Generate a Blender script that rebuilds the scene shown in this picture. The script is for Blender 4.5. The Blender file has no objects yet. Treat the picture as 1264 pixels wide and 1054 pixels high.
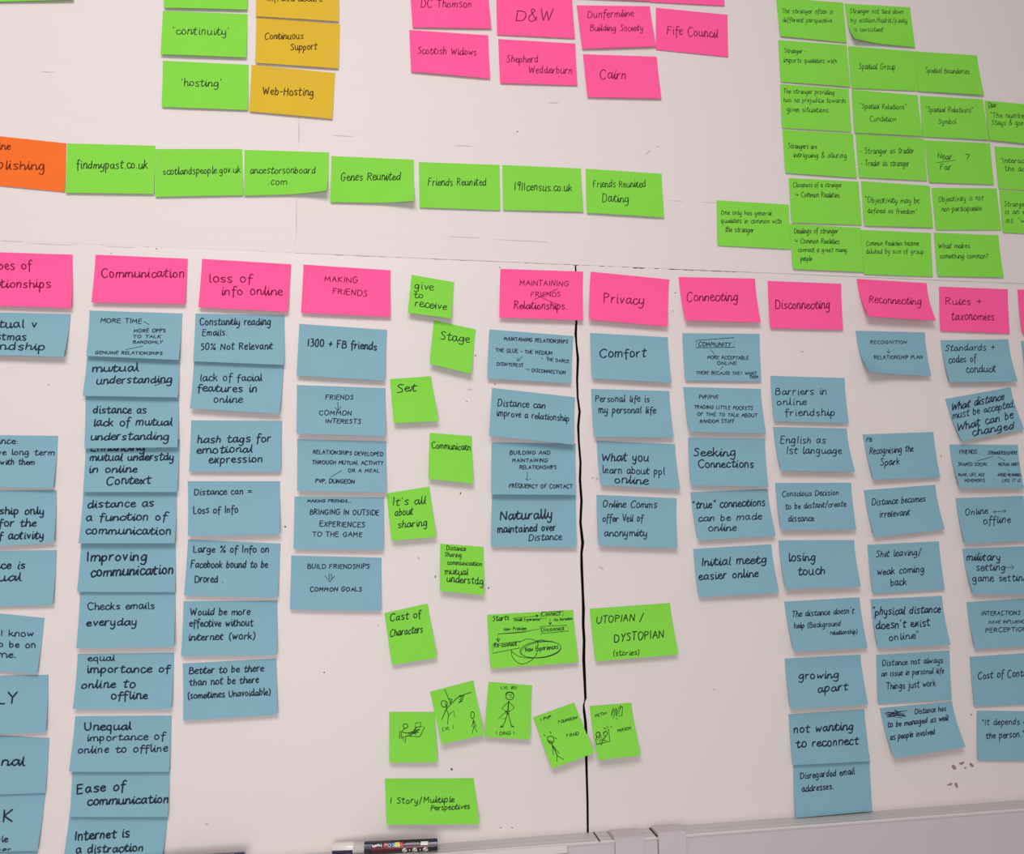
import bpy, math, random
import numpy as np
from mathutils import Vector, Matrix

# ------------------------------------------------------------------ camera, light, exposure
SC = bpy.context.scene
COL = SC.collection
W, H, F = 1264, 1054, 984.78
DIST, CAM_Z = 1.1838, 1.35
ry, rx, rz = 0.161621, 0.124311, 0.0114491
def _rot():
    cy, sy, cx, sx, cz, sz = math.cos(ry), math.sin(ry), math.cos(rx), math.sin(rx), math.cos(rz), math.sin(rz)
    Ry = np.array([[cy, 0, sy], [0, 1, 0], [-sy, 0, cy]]); Rx = np.array([[1, 0, 0], [0, cx, -sx], [0, sx, cx]])
    Rz = np.array([[cz, -sz, 0], [sz, cz, 0], [0, 0, 1]])
    return Ry @ Rx @ Rz
RC = _rot()                                  # photo camera axes in (right, down, into the wall)
def tob(v): return Vector((v[0], v[2], -v[1]))
cam_d = bpy.data.cameras.new('camera'); cam = bpy.data.objects.new('camera', cam_d); COL.objects.link(cam)
cam_d.sensor_width = 36; cam_d.lens = F * 36 / W; cam_d.clip_start = 0.01
cam_d.dof.use_dof = True; cam_d.dof.focus_distance = 1.2; cam_d.dof.aperture_fstop = 4.2
m3 = Matrix((tob(RC[:, 0]), -tob(RC[:, 1]), -tob(RC[:, 2]))).transposed()
cam.matrix_world = Matrix.Translation((0, -DIST, CAM_Z)) @ m3.to_4x4()
SC.camera = cam
SC.view_settings.view_transform = 'Standard'; SC.view_settings.look = 'None'
SC.view_settings.gamma = 1; SC.view_settings.use_curve_mapping = False
SC.view_settings.exposure = 0.06

wd = bpy.data.worlds.new('room_light'); SC.world = wd; wd.use_nodes = True
bg = wd.node_tree.nodes['Background']; bg.inputs[0].default_value = (1.0, 0.955, 0.96, 1); bg.inputs[1].default_value = 0.29
def area(name, loc, rot, sx_, sy_, power, color=(1, .97, .95)):
    l = bpy.data.lights.new(name, 'AREA'); l.shape = 'RECTANGLE'; l.size = sx_; l.size_y = sy_; l.energy = power; l.color = color
    o = bpy.data.objects.new(name, l); COL.objects.link(o); o.location = loc; o.rotation_euler = rot; return o
area('ceiling_light', (-.32, -1.85, 2.75), (math.radians(38), 0, 0), 1.1, .8, 29)
area('low_fill_light', (-.3, -2.1, .9), (math.radians(98), 0, 0), 1.1, 1.0, 14)  # added fill lamp, not an actual window; brightens the middle and lower wall


# ------------------------------------------------------------------ helpers
def at(px, py, lift=0.0):
    """point where the sight line through a photo pixel meets the plane lying `lift` in front of the wall"""
    d = RC @ np.array([(px - W / 2) / F, (py - H / 2) / F, 1.0])
    k = (DIST - lift) / d[2]
    return np.array([d[0] * k, -lift, CAM_Z - d[1] * k])

def mat(name, color, rough=.8, spec=.3, noise=0.0, nscale=40, bump=0.0, bscale=200, coat=0):
    m = bpy.data.materials.new(name); m.use_nodes = True; nt = m.node_tree; b = nt.nodes['Principled BSDF']
    b.inputs['Base Color'].default_value = (*color, 1); b.inputs['Roughness'].default_value = rough
    b.inputs['Specular IOR Level'].default_value = spec; b.inputs['Coat Weight'].default_value = coat
    tc = nt.nodes.new('ShaderNodeTexCoord')
    if noise:
        n = nt.nodes.new('ShaderNodeTexNoise'); n.inputs['Scale'].default_value = nscale; n.inputs['Detail'].default_value = 4
        nt.links.new(tc.outputs['Object'], n.inputs['Vector'])
        mx = nt.nodes.new('ShaderNodeMix'); mx.data_type = 'RGBA'
        mx.inputs[6].default_value = (*[c * (1 - noise) for c in color], 1); mx.inputs[7].default_value = (*[min(1, c * (1 + noise)) for c in color], 1)
        nt.links.new(n.outputs['Fac'], mx.inputs[0]); nt.links.new(mx.outputs[2], b.inputs['Base Color'])
    if bump:
        n = nt.nodes.new('ShaderNodeTexNoise'); n.inputs['Scale'].default_value = bscale; n.inputs['Detail'].default_value = 6
        nt.links.new(tc.outputs['Object'], n.inputs['Vector'])
        bp = nt.nodes.new('ShaderNodeBump'); bp.inputs['Strength'].default_value = 1; bp.inputs['Distance'].default_value = bump
        nt.links.new(n.outputs['Fac'], bp.inputs['Height']); nt.links.new(bp.outputs['Normal'], b.inputs['Normal'])
    return m

def s2l(r, g, b): return tuple(((c / 255) / 12.92 if c <= 10 else ((c / 255 + .055) / 1.055) ** 2.4) for c in (r, g, b))

M = {
 'g': mat('green_paper', s2l(*(132,212,72)), .85, .15, .03, 30, .00004, 900),
 'p': mat('pink_paper', s2l(*(255,92,156)), .85, .15, .03, 30, .00004, 900),
 'b': mat('blue_paper', s2l(*(130,172,188)), .85, .15, .04, 30, .00004, 900),
 'y': mat('yellow_paper', s2l(*(216,178,52)), .85, .15, .03, 30, .00004, 900),
 'o': mat('orange_paper', s2l(*(240,112,44)), .85, .15, .03, 30, .00004, 900),
 'wall': mat('white_wall_paint', s2l(*(224,213,212)), .55, .3, .012, 6, .0004, 14),
 'board': mat('white_board', s2l(*(224,213,212)), .42, .35, .012, 5, .00025, 9),
 'dark': mat('dark_gap', (.022, .014, .011), .9, .1),
 'smudge': mat('smudge_grey', s2l(150, 132, 132), .9, .1),
 'faint': mat('faint_scuff', s2l(196, 182, 184), .9, .1),
 'speck': mat('speck_dark', s2l(110, 92, 92), .9, .1),
 'tray': mat('grey_tray_plastic', s2l(*(196,192,190)), .35, .5, .02, 12),
 'trayf': mat('grey_trunking_plastic', s2l(*(198,187,192)), .5, .4, .02, 12),
 'lip': mat('pale_tray_lip', s2l(216, 206, 208), .35, .5),
 'ink': mat('black_ink', s2l(38, 40, 46), .7, .1),
 'inkg': mat('ink_on_green', s2l(34, 62, 36), .7, .1),
 'inkp': mat('ink_on_pink', s2l(118, 20, 62), .7, .1),
 'inkb': mat('ink_on_blue', s2l(36, 46, 62), .7, .1),
 'inky': mat('ink_on_yellow', s2l(88, 60, 22), .7, .1),
 'inko': mat('ink_on_orange', s2l(120, 48, 16), .7, .1),
 'pen_black': mat('pen_label_black', s2l(26, 20, 34), .3, .5, coat=.3),
 'pen_navy': mat('pen_navy', s2l(30, 24, 70), .3, .5, coat=.3),
 'pen_white': mat('pen_white_plastic', s2l(222, 214, 210), .3, .5, coat=.3),
 'red': mat('print_red', s2l(190, 30, 50), .5), 'blue': mat('print_blue', s2l(40, 80, 160), .5),
 'yel': mat('print_yellow', s2l(215, 205, 70), .5), 'grn': mat('print_green', s2l(90, 160, 80), .5),
 'wht': mat('print_white', s2l(226, 222, 220), .5), 'gry': mat('print_grey', s2l(150, 135, 150), .5),
}

def mesh_obj(name, verts, faces, m, parent=None, loc=(0, 0, 0), smooth=False):
    me = bpy.data.meshes.new(name)
    loc = Vector(loc)
    me.from_pydata([tuple(Vector(v) - loc) for v in verts], [], faces); me.update()
    if smooth:
        for p in me.polygons: p.use_smooth = True
    me.materials.append(m)
    o = bpy.data.objects.new(name, me); COL.objects.link(o)
    if parent is not None:
        o.parent = parent; o.location = loc - parent_origin(parent)
    else: o.location = loc
    return o
def parent_origin(p):
    v = Vector(p.location); q = p.parent
    while q: v = v + Vector(q.location); q = q.parent
    return v
def empty(name, loc, label=None, cat=None, group=None, kind=None):
    o = bpy.data.objects.new(name, None); COL.objects.link(o); o.location = loc; o.empty_display_size = .02
    tag(o, label, cat, group, kind); return o
def tag(o, label=None, cat=None, group=None, kind=None):
    if label: o['label'] = label
    if cat: o['category'] = cat
    if group: o['group'] = group
    if kind: o['kind'] = kind
def box_v(x0, x1, y0, y1, z0, z1):
    v = [(x0, y0, z0), (x1, y0, z0), (x1, y1, z0), (x0, y1, z0), (x0, y0, z1), (x1, y0, z1), (x1, y1, z1), (x0, y1, z1)]
    f = [(0, 3, 2, 1), (4, 5, 6, 7), (0, 1, 5, 4), (1, 2, 6, 5), (2, 3, 7, 6), (3, 0, 4, 7)]
    return v, f
def box(name, x0, x1, y0, y1, z0, z1, m, parent=None, bev=0.0):
    if not bev:
        v, f = box_v(x0, x1, y0, y1, z0, z1)
    else:                                     # front (low y) edges bevelled
        a, dpt = bev
        v = [(x0, y0 + dpt, z0), (x1, y0 + dpt, z0), (x1, y0 + dpt, z1), (x0, y0 + dpt, z1),
             (x0 + a, y0, z0 + a), (x1 - a, y0, z0 + a), (x1 - a, y0, z1 - a), (x0 + a, y0, z1 - a),
             (x0, y1, z0), (x1, y1, z0), (x1, y1, z1), (x0, y1, z1)]
        f = [(4, 5, 6, 7), (0, 1, 5, 4), (1, 2, 6, 5), (2, 3, 7, 6), (3, 0, 4, 7),
             (0, 8, 9, 1), (1, 9, 10, 2), (2, 10, 11, 3), (3, 11, 8, 0), (8, 11, 10, 9)]
    return mesh_obj(name, v, f, m, parent, loc=((x0 + x1) / 2, (y0 + y1) / 2, (z0 + z1) / 2))
rnd = random.Random(7)
# ------------------------------------------------------------------ the wall: painted courses above, two boards below
seam = lambda px: at(px, 296.5 + 0.0425 * px)[2]
ZS = at(632, 323.5)[2]
X0, X1 = -1.35, 1.75
XJ = at(366, 250)[0]
wall = box('wall_back', X0, X1, .012, .06, ZS - 1.1, ZS + .75, M['dark']); tag(wall, kind='structure')
zrow = [ZS] + [at(600, y)[2] for y in (298, 238, 178, 118, 58, -1, -60)]
zrow += [zrow[-1] + .075 * k for k in (1, 2, 3, 4)]
for i in range(len(zrow) - 1):
    for (xa, xb) in ((X0, XJ), (XJ, X1)):
        o = box('painted_course', xa, xb, 0, .012, zrow[i] , zrow[i + 1], M['wall'], wall, bev=(.0011, .00022))
# the black gap between the two lower boards, as it wanders in the photograph
gap = [(710.4, 326, 2.0), (711, 338, 2.2), (711.7, 366, 2.4), (711.7, 395, 2.6), (710.6, 412, 3.6), (711.4, 423, 2.6), (713.5, 443, 3.4), (712.4, 469, 3.0), (713.2, 490, 2.6),
       (715.5, 508, 3.2), (713.9, 526, 3.2), (714.6, 545, 2.7), (716.6, 571, 3.0), (715.8, 592, 3.4), (717.9, 618, 3.3), (716.6, 645, 3.2), (719.2, 670, 4.2),
       (717.6, 683, 3.4), (718, 700, 3.8), (719.6, 736, 3.4), (720, 752, 4.2), (720, 770, 3.6), (720.9, 790, 3.8), (720.6, 814, 4.0), (721.8, 838, 3.6), (722.8, 862, 3.2),
       (721.8, 865.5, 1.6), (720.4, 869.5, 2.2), (721, 877, 3.2), (722.4, 889, 3.6), (723.3, 902, 3.8), (722.6, 918, 3.2), (723.6, 932, 3.4), (724.2, 950, 3.0), (724.8, 970, 2.8), (725.3, 990, 2.8), (725.5, 1027, 2.8), (726.8, 1080, 2.8)]
PXM = .00112
def board(name, pts):
    n = len(pts); v = [(x, 0, z) for x, z in pts] + [(x, .012, z) for x, z in pts]
    f = [tuple(range(n)), tuple(range(2 * n - 1, n - 1, -1))] + [((i + 1) % n, i, i + n, (i + 1) % n + n) for i in range(n)]
    c = (sum(p[0] for p in pts) / n, 0, sum(p[1] for p in pts) / n)
    o = mesh_obj(name, v, f, M['board'], wall, loc=c); o.data.materials.append(M['dark'])
    for p in o.data.polygons[1:]: p.material_index = 1       # raw dark edge of the board
    return o
gl, gr = [], []
for k, (gx, gy, gw) in enumerate(gap):
    p = at(gx, gy); hw = gw * 1.06 * PXM / 2
    j = rnd.uniform(-.0003, .0003)
    gl.append((p[0] - hw + j, p[2])); gr.append((p[0] + hw + j * .5, p[2]))
ZB = ZS - 1.0
def seam_gap(x):                      # how far the boards stop short of the seam
    px_ = 632 + (x - at(632, 323)[0]) / PXM
    r = rnd.random()
    if x < XJ: return .00003 + (.0004 * r if r > .88 else 0)
    if px_ < 705: return .0003 + .0007 * r * r
    if px_ < 860: return .0001 + .0021 * r * r
    if px_ < 960: return .0006 + .0009 * r
    return .0004 + .0003 * r
xs = [x for x in np.arange(gl[0][0] - .006, X0, -.006)]
gl[0] = (gl[0][0], ZS - .0012); gr[0] = (gr[0][0], ZS - .0016)
top_l = [(x, ZS - seam_gap(x)) for x in xs]
board('board_panel', [(X0, ZB), (gl[-1][0], ZB)] + gl[::-1] + top_l + [(X0, ZS - .0005)])
top_r = [(x, ZS - seam_gap(x)) for x in np.arange(gr[0][0] + .006, X1, .006)]
board('board_panel', [(gr[-1][0], ZB), (X1, ZB), (X1, ZS - .001)] + top_r[::-1] + gr)

# dirt, dents and stray marks on the paint
def blot(px, py, rx_, ry_, m, name, ang=0.0, n=9):
    pts = []
    for k in range(n):
        a = k * 2 * math.pi / n; r = rnd.uniform(.65, 1.15)
        dx, dy = rx_ * r * math.cos(a), ry_ * r * math.sin(a)
        q = at(px + dx * math.cos(ang) - dy * math.sin(ang), py + dx * math.sin(ang) + dy * math.cos(ang))
        pts.append(q)
    c = sum(pts) / n; v = [(c[0], -.00025, c[2])] + [(q[0], -.00004, q[2]) for q in pts]
    f = [(0, (k + 1) % n + 1, k + 1) for k in range(n)]
    v2 = v + [(c[0], .0002, c[2])]
    f2 = f + [(n + 1, k + 1, (k + 1) % n + 1) for k in range(n)]
    mesh_obj(name, v2, f2, m, wall, loc=tuple(c))
for a in [(1177.5, 947, 2.4, 4.2, -.4), (1187.5, 942, 4, 2.2, -.2), (1199.5, 944.5, 4, 1.7, .8), (1191.5, 947.5, 1.5, 1.5, 0), (1173, 968, 4, 1.8, -.3), (1180.5, 969.5, 2, 4.6, -.3)]:
    blot(a[0], a[1], a[2], a[3], M['smudge'], 'paint_smudge', a[4])
for a in [(352, 650, 1.6, 1.6), (400.5, 830, 1.3, 1.0), (557.5, 949.5, 2.0, 1.7), (537.5, 711.5, 1.1, 1.8), (603, 725.5, 1.1, 1.5), (568.5, 609, 1, 1.6), (576, 495.5, .9, .9), (611, 474, .9, 1.2),
          (618, 1021.5, 1.4, .7), (632, 1021.5, 1.4, .7), (587, 439, 1.4, .9), (833.5, 361.5, .9, .9), (830.5, 384, .8, .8), (1161.5, 563, .7, 1.5), (638.5, 162.5, 1.1, .9), (1199, 882, 1.3, 1.0), (193, 307, 1, .8), (617, 330, 1, .8), (137, 312.6, .9, .7)]:
    blot(a[0], a[1], a[2], a[3], M['speck'], 'dark_speck', 0, 7)
for a in [(58, 89, 10, .8, .05), (683, 127, 9, .9, .03), (579, 480.5, 3.6, 1, -.1), (582, 481, 2, .8, 0), (517, 689, 2, 1.6, .6), (737, 591, 1.5, 3, .5), (731, 590, 2.5, 1, .3), (742, 701, 3.5, 1.5, .6), (812, 181, 1.6, 1, 0), (800, 188, 5, .8, -.8),
          (255, 1017, 2.5, 1.4, 0), (990, 434, 3, 1.2, 0), (881, 851, 2.2, 1.0, .5), (60, 475, 2.4, 1, -.4), (467, 772, 1, 1.4, 0), (60, 301.5, 32, .55, .045), (14, 298, 14, .6, .045), (150, 305, 18, .5, .045),
          (425, 168, 15, .6, .06), (570, 180, 12, .7, .05), (575, 293, 26, .6, .04), (640, 297, 40, .6, .05), (835, 248, 12, .5, .04), (875, 250, 12, .5, .05), (369, 163, .6, 18, 0), (366, 270, .5, 30, 0)]:
    blot(a[0], a[1], a[2], a[3], M['faint'], 'faint_scuff', a[4], 11)

# ------------------------------------------------------------------ cable trunking that forms the ledge
ZT = at(760, 1025)[2]; DL = .034
trim = empty('trim_1', (0, -DL / 2, ZT - .06), kind='structure')
box('ledge_top', X0, X1, -DL, -.0002, ZT - .004, ZT, M['tray'], trim)
box('front_face', X0, X1, -DL + .0012, -.004, ZT - .16, ZT - .004, M['trayf'], trim)
box('top_ridge', X0, X1, -.0165, -.0145, ZT, ZT + .0005, M['tray'], trim)
box('top_ridge', X0, X1, -.0255, -.0245, ZT, ZT + .0004, M['lip'], trim)
box('edge_bead', X0, X1, -DL - .0004, -DL + .0006, ZT - .002, ZT + .0004, M['lip'], trim)
def xf(px, py=1036): return at(px, py, DL)[0]
def cover(px0, px1, dz):
    x0, x1 = xf(px0), xf(px1)
    pr = [(-.001, ZT + dz * .4), (-.006, ZT + dz), (-DL + .002, ZT + dz), (-DL - dz * .7, ZT + dz * .3), (-DL - dz * .8, ZT - .15), (-DL + .002, ZT - .15), (-DL + .002, ZT - .002), (-.001, ZT - .0002)]
    n = len(pr); v = [(x0, a, b) for a, b in pr] + [(x1, a, b) for a, b in pr]
    f = [tuple(range(n - 1, -1, -1)), tuple(range(n, 2 * n))] + [(i, (i + 1) % n, (i + 1) % n + n, i + n) for i in range(n)]
    mesh_obj('joint_cover', v, f, M['trayf'], trim, loc=((x0 + x1) / 2, -DL / 2, ZT))
cover(759, 795, .0022); cover(812.5, 846, .0042)
for px, w_ in ((740, 1.0), (757, .5), (811, 1.1)):
    x = xf(px); box('joint_line', x - .0006 * w_, x + .0006 * w_, -DL - .0008, -.002, ZT - .001, ZT + .0012, M['dark' if w_ >= 1 else 'smudge'], trim)
for px in (759, 812, 699):
    x = xf(px); box('joint_line', x - .0004, x + .0004, -DL - .0002, -DL + .002, ZT - .15, ZT - .003, M['smudge'], trim)
# the paler lip over the socket run at the left
x0, x1 = xf(556, 1045), xf(699, 1040)
box('socket_lip', x0, x1, -DL - .0035, -DL + .0012, ZT - .011, ZT - .0008, M['lip'], trim)
box('socket_lip', X0, x0 - .0008, -DL - .0035, -DL + .0012, ZT - .011, ZT - .0008, M['lip'], trim)
x0 = xf(633, 1050)
box('socket_plate', x0, x1 + .004, -DL - .0015, -DL + .0014, ZT - .05, ZT - .0125, M['tray'], trim)
# ---- NOTES: colour, 4 corners (TL TR BR BL) read off the wall, label words, group, writing lines
# a line of writing: (text, x0, x1, baseline y, x-height[, dy])
NOTES = [
('g',(-30,-54,92,-55,90,-.3,-20,3),'green sticky note cut off at the top left corner, hanging alone','wall notes at top left',[]),
('g',(203,-45,307,-42,305,12,202,9.5),'green sticky note cut off at the top edge, above the "continuity" note','green notes in the hosting column',[]),
('g',(201,13.5,305.5,17.5,304,71,198,67),'R:\'continuity\'','green notes in the hosting column',[("'continuity'",213,283,42,6.5,1)]),
('g',(201,75,307,80,306,136,199.5,132),'R:\'hosting\'','green notes in the hosting column',[("'hosting'",223,273,106,6.5,1)]),
('y',(317,-34,419,-28,418,26.6,315.6,20),'yellow sticky note cut off at the top edge, above "Continuous Support"','yellow notes beside the hosting column',[("Infrastructure",329,398,1,6,1)]),
('y',(316.4,21.3,419.7,30,417.6,84.6,315,77.6),'R:Continuous Support','yellow notes beside the hosting column',[("Continuous",326,374,48,6,0),("Support",358,391,62,6,-1)]),
('y',(310.5,80,413.8,90.2,410,146.8,307.5,137.5),'R:Web-Hosting','yellow notes beside the hosting column',[("Web-Hosting",324,387,117,7,1)]),
('p',(703,-56,798,-51,803,1.5,708,-3),'pink sticky note barely showing at the top edge, above the building society note','pink client notes at the top',[]),
('p',(800,-48,891,-44,894.5,7.3,803,2.6),'pink sticky note cut off at the top edge, above "Council"','pink client notes at the top',[]),
('p',(505.5,-20,602,-16,606.7,35.4,509.3,33.8),'pink sticky note starting with "DC", topmost of the left pink pair','pink client notes at the top',[("DC Thomson",519,582,9,6.5,0)]),
('p',(505.2,37,602.6,43.6,605,97,507.3,88.4),'pink sticky note starting with "Scottish", lower of the left pink pair','pink client notes at the top',[("Scottish Widows",515,588,66,6,2)]),
('p',(612.5,-14,705.5,-10,709.7,47.4,613.6,43),'pink sticky note with large letters "D&W" at the top edge','pink client notes at the top',[("D&W",636,682,26,11,0)]),
('p',(614.9,48.2,710.2,53.8,712.7,105.6,617.4,102.5),'pink sticky note with two staggered handwritten words, directly below the "D&W" note','pink client notes at the top',[("Shepherd",625,664,77,6,0),("Wedderburn",652,706,90,6,1)]),
('p',(711.8,6.6,802,7.8,810,57.4,718.7,60.4),'pink sticky note ending in "Building Society", right of the "D&W" note','pink client notes at the top',[("Dunfermline",725,782,22,6,-2),("Building Society",728,794,38,5.5,0)]),
('p',(719.6,67,810.6,70,816.5,121.8,725.3,119.8),'pink sticky note with one short word, below the "Building Society" note','pink client notes at the top',[("Cairn",740,773,97,8,1)]),
('p',(809.6,9.6,898,18.3,898.9,70.5,809.8,61.3),'pink sticky note ending in "Council", rightmost of the upper pink notes','pink client notes at the top',[("Fife Council",823,886,42,7.5,5)]),
('o',(-30,165,82,177,80,237,-32,226),'R:Online Publishing','row of family history site notes',[("Online",-22,13,184,6.5,1),("Publishing",-24,56,208,8,2)]),
('g',(83,177,191.5,180,190,239.5,80.5,238),'green sticky note right beside the orange note, leftmost green of its row','row of family history site notes',[("findmypast.co.uk",94,182,208,7,0)]),
('g',(192,184,299,184,300,241,191.5,243),'green sticky note ending in "gov.uk", in the row of seven green notes','row of family history site notes',[("scotlandspeople.gov.uk",201,297,216,6,-3)]),
('g',(301.7,185,406.4,188.2,404,239,301,241.5),'green sticky note ending in ".com" on its own line, bottom right corner curled','row of family history site notes',[("ancestorsonboard",308,389,214,6,0),(".com",330,354,228,6,0)]),
('g',(409,192.6,510.8,197.2,511,251.5,407.5,249.4),'green sticky note starting with "Genes", between the ".com" and "Friends" notes','row of family history site notes',[("Genes Reunited",420,494,223,7,-1)]),
('g',(517,200,616.7,203.7,617.5,259.6,518,256),'green sticky note starting with "Friends", written on a single line','row of family history site notes',[("Friends Reunited",528,600,229,6.5,0)]),
('g',(620,203.7,717,208,720,261.4,621,259.3),'green sticky note starting with "1911"','row of family history site notes',[("1911census.co.uk",634,706,235,7,1)]),
('g',(723,208.3,816.5,214.5,819.8,268.5,724.3,262.6),'green sticky note whose second line reads "Dating", right end of its row','row of family history site notes',[("Friends Reunited",732,797,231,6,0),("Dating",743,776,249,7,1)]),
# stranger grid
('g',(957.8,-3,1041,3.4,1045.2,53,963.4,44.7),'R:The stranger often is different perspective','stranger notes grid',[("The stranger often is",965,1028,16,4,1),("different perspective",966,1027,27,4,1)]),
('g',(1042.5,4.5,1123.4,9,1129.8,58.4,1051,51),'R:Stranger not tied down','stranger notes grid',[("Stranger not tied down",1049,1115,16,4,1),("by action/habit/piety",1050,1120,27,4,1),("is consistent",1054,1090,39,4,0)]),
('g',(960.6,49.5,1045.2,55.7,1049.8,107.3,964,101),'R:Stranger imports qualities','stranger notes grid',[("Stranger -",968,995,65,4,1),("imports qualities with",967,1033,77,4,1)]),
('g',(1046.6,57,1130.6,63.5,1134,112.6,1051.4,108.7),'R:Spatial Group','stranger notes grid',[("Spatial Group",1060,1105,85,5,1)]),
('g',(1130.6,63.5,1205.8,68.5,1214.9,117.2,1134,112.6),'R:Spatial Boundaries','stranger notes grid',[("Spatial Boundaries",1142,1197,90,4.5,1)]),
('g',(963,103.7,1047.6,110,1051.2,163,965.3,158),'R:no prejudice towards','stranger notes grid',[("The stranger providing",967,1030,115,4,2),("has no prejudice towards",967,1044,126,4,1),("given situations",971,1022,138,4.5,1)]),
('g',(1051,110.6,1132.7,117.6,1138.7,168.2,1054.9,163.7),'R:Spatial Relations Condition','stranger notes grid',[('"Spatial Relations"',1061,1119,134,4.5,1),("Condition",1073,1106,150,4.5,0)]),
('g',(1135.6,118.3,1213.2,122.6,1221,172.7,1139.2,168.9),'R:Spatial Relations Symbol','stranger notes grid',[('"Spatial Relations"',1142,1201,138,4.5,1),("Symbol",1158,1180,153,4.5,0)]),
('g',(1215.6,124,1290,131,1296,181,1221.7,172.7),'R:The number of','stranger notes grid',[("Dear",1220,1230,132,4,0),('"The number of',1222,1278,145,4.5,1),("Stays & goes home",1224,1285,154,4.5,1)]),
('g',(965.7,160,1052.9,165,1057.8,219.8,969.7,213.5),'R:Strangers are intriguing','stranger notes grid',[("Strangers are",973,1008,183,4.5,1),("intriguing & alluring",979,1045,194,4.5,1)]),
('g',(1056,165,1140.8,171.2,1144.4,223.4,1060.6,219),'R:Stranger as trader, Trader as stranger','stranger notes grid',[("- Stranger as trader",1061,1128,190,5,-1),("- Trader as stranger",1062,1122,205,5,0)]),
('g',(1141.3,173,1222,176.8,1227.1,228,1147.2,225),'R:Near over Far with a question mark','stranger notes grid',[("Near",1157,1175,196,5.5,1),("Far",1160,1174,210,5.5,0),("?",1190,1197,199,6.5,0)]),
('g',(1227.4,180.7,1308,185,1310,238,1232.8,233),'R:Interaction','stranger notes grid',[('"Interaction of',1234,1290,201,4.5,1),("the action",1240,1280,211,4.5,1)]),
('g',(973.5,219.7,1059.8,224.3,1063.9,278,977.3,274.8),'R:Closeness of a stranger','stranger notes grid',[("Closeness of a stranger",979,1039,231,4,0),("> Common Realities",982,1036,243,4.5,1)]),
('g',(1063,223.5,1147.7,229.4,1152,281,1067,278.6),'R:Objectivity may be defined as freedom','stranger notes grid',[('"Objectivity may be',1068,1135,250,5,1),('defined as freedom"',1071,1132,263,4.5,1)]),
('g',(1149.7,232,1230.2,232.5,1236,284,1155.4,284),'R:Objectivity is not non-participation','stranger notes grid',[("Objectivity is not",1158,1214,249,4.5,-2),("non-participation",1162,1212,261,4.5,-1)]),
('g',(1233.5,234.5,1315,240,1318,291,1238,287),'R:Stranger is an example','stranger notes grid',[("Stranger is",1239,1275,255,4.5,0),("is an example",1240,1290,264,4.5,0),('as "with"',1241,1280,275,4.5,0)]),
('g',(884.6,247.2,973.6,252.7,976,307.8,885.8,303),'R:One only has general qualities in common','stranger notes grid',[("One only has general",890,952,265,4,1),("qualities in common with",890,965,275,4,1),("the stranger",895,930,286,4.5,1)]),
('g',(974.4,276.1,1062.2,281.2,1066.2,336,978.9,332),'R:Dealing with stranger, Common Realities','stranger notes grid',[("Dealings of stranger",980,1034,288,4.5,0),("> Common Realities",981,1036,300,4.5,1),("connect a great many",985,1045,311,4,0),("people",988,1002,322,4.5,0)]),
('g',(1062.4,283.7,1149,287.6,1151.5,341.6,1067,338.3),'R:Common Realities become diluted','stranger notes grid',[("Common Realities become",1069,1134,303,4,0),("diluted by size of group",1069,1140,313,4,0)]),
('g',(1152.8,287,1232.2,290.4,1239,342,1157.4,340.9),'R:What makes something common?','stranger notes grid',[("What makes",1158,1197,307,4.5,-1),("something common?",1160,1220,319,4.5,0)]),
# pink headers
('p',(-28,310.5,89.7,314.3,87.9,380.4,-32,376.5),'R:Types of Relationships','pink header notes of the columns',[("Types of",-20,38,333,7.5,-1),("Relationships",-32,62,355,7.5,0)]),
('p',(117.9,314.3,231.9,319.4,228,375.3,112.7,373.2),'R:Communication','pink header notes of the columns',[("Communication",124,227,342,7.5,0)]),
('p',(249.4,319.5,359.5,326.2,355,385,244.7,379.3),'R:loss of info online','pink header notes of the columns',[("loss of",257,311,348,7.5,0),("info online",272,349,364,7.5,0)]),
('p',(374.6,326.6,482.2,333.6,481.7,391.2,371.5,386),'R:MAKING FRIENDS','pink header notes of the columns',[("MAKING",400,442,347,5.5,2),("FRIENDS",410,453,362,5.5,4)]),
('p',(617.7,331.8,719.9,335.3,719.4,395.6,616.4,391.7),'R:MAINTAINING Relationships, with a word crossed out','pink header notes of the columns',[("MAINTAINING",641,702,352,5,1),("FRIENDS",655,692,366,4.5,0),("Relationships.",634,700,381,6.5,1)]),
('p',(729,335.3,826.2,345,824.4,403.2,727,394.3),'R:Privacy','pink header notes of the columns',[("Privacy",745,795,373,8,3)]),
('p',(837.5,341.8,932,343.9,939.2,398,846.6,395.5),'R:Connecting','pink header notes of the columns',[("Connecting",848,912,371,7.5,0)]),
('p',(947.6,346.7,1038.3,350.3,1040.8,407.3,951,405),'R:Disconnecting','pink header notes of the columns',[("Disconnecting",957,1025,381,7.5,0)]),
('p',(1057.5,344.2,1143.9,349.5,1155.6,396,1072.1,390.4),'R:Reconnecting','pink header notes of the columns',[("Reconnecting",1074,1139,373,6.5,3)]),
('p',(1159,353.7,1243.9,357,1246.4,411.6,1161,408.4),'R:Rules + taxonomies','pink header notes of the columns',[("Rules +",1167,1212,376,6,0),("taxonomies",1174,1227,395,7,0)]),
('p',(1255.9,357,1340,362,1346,416,1262.5,411.6),'pink header sticky note cut off by the right edge, beside "Rules"','pink header notes of the columns',[]),
# green half notes in the middle
('g',(508,339.2,560.6,348.4,557.2,393.2,503.4,386),'R:give to receive','green half-width notes in the middle',[("give",511,535,356,6,2),("to",511,522,367,5.5,1),("receive",512,551,378,6.5,4)]),
('g',(535.5,395.5,587.5,406.6,581.6,461.6,530.3,448.8),'R:Stage','green half-width notes in the middle',[("Stage",543,580,418,7,5)]),
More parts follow.
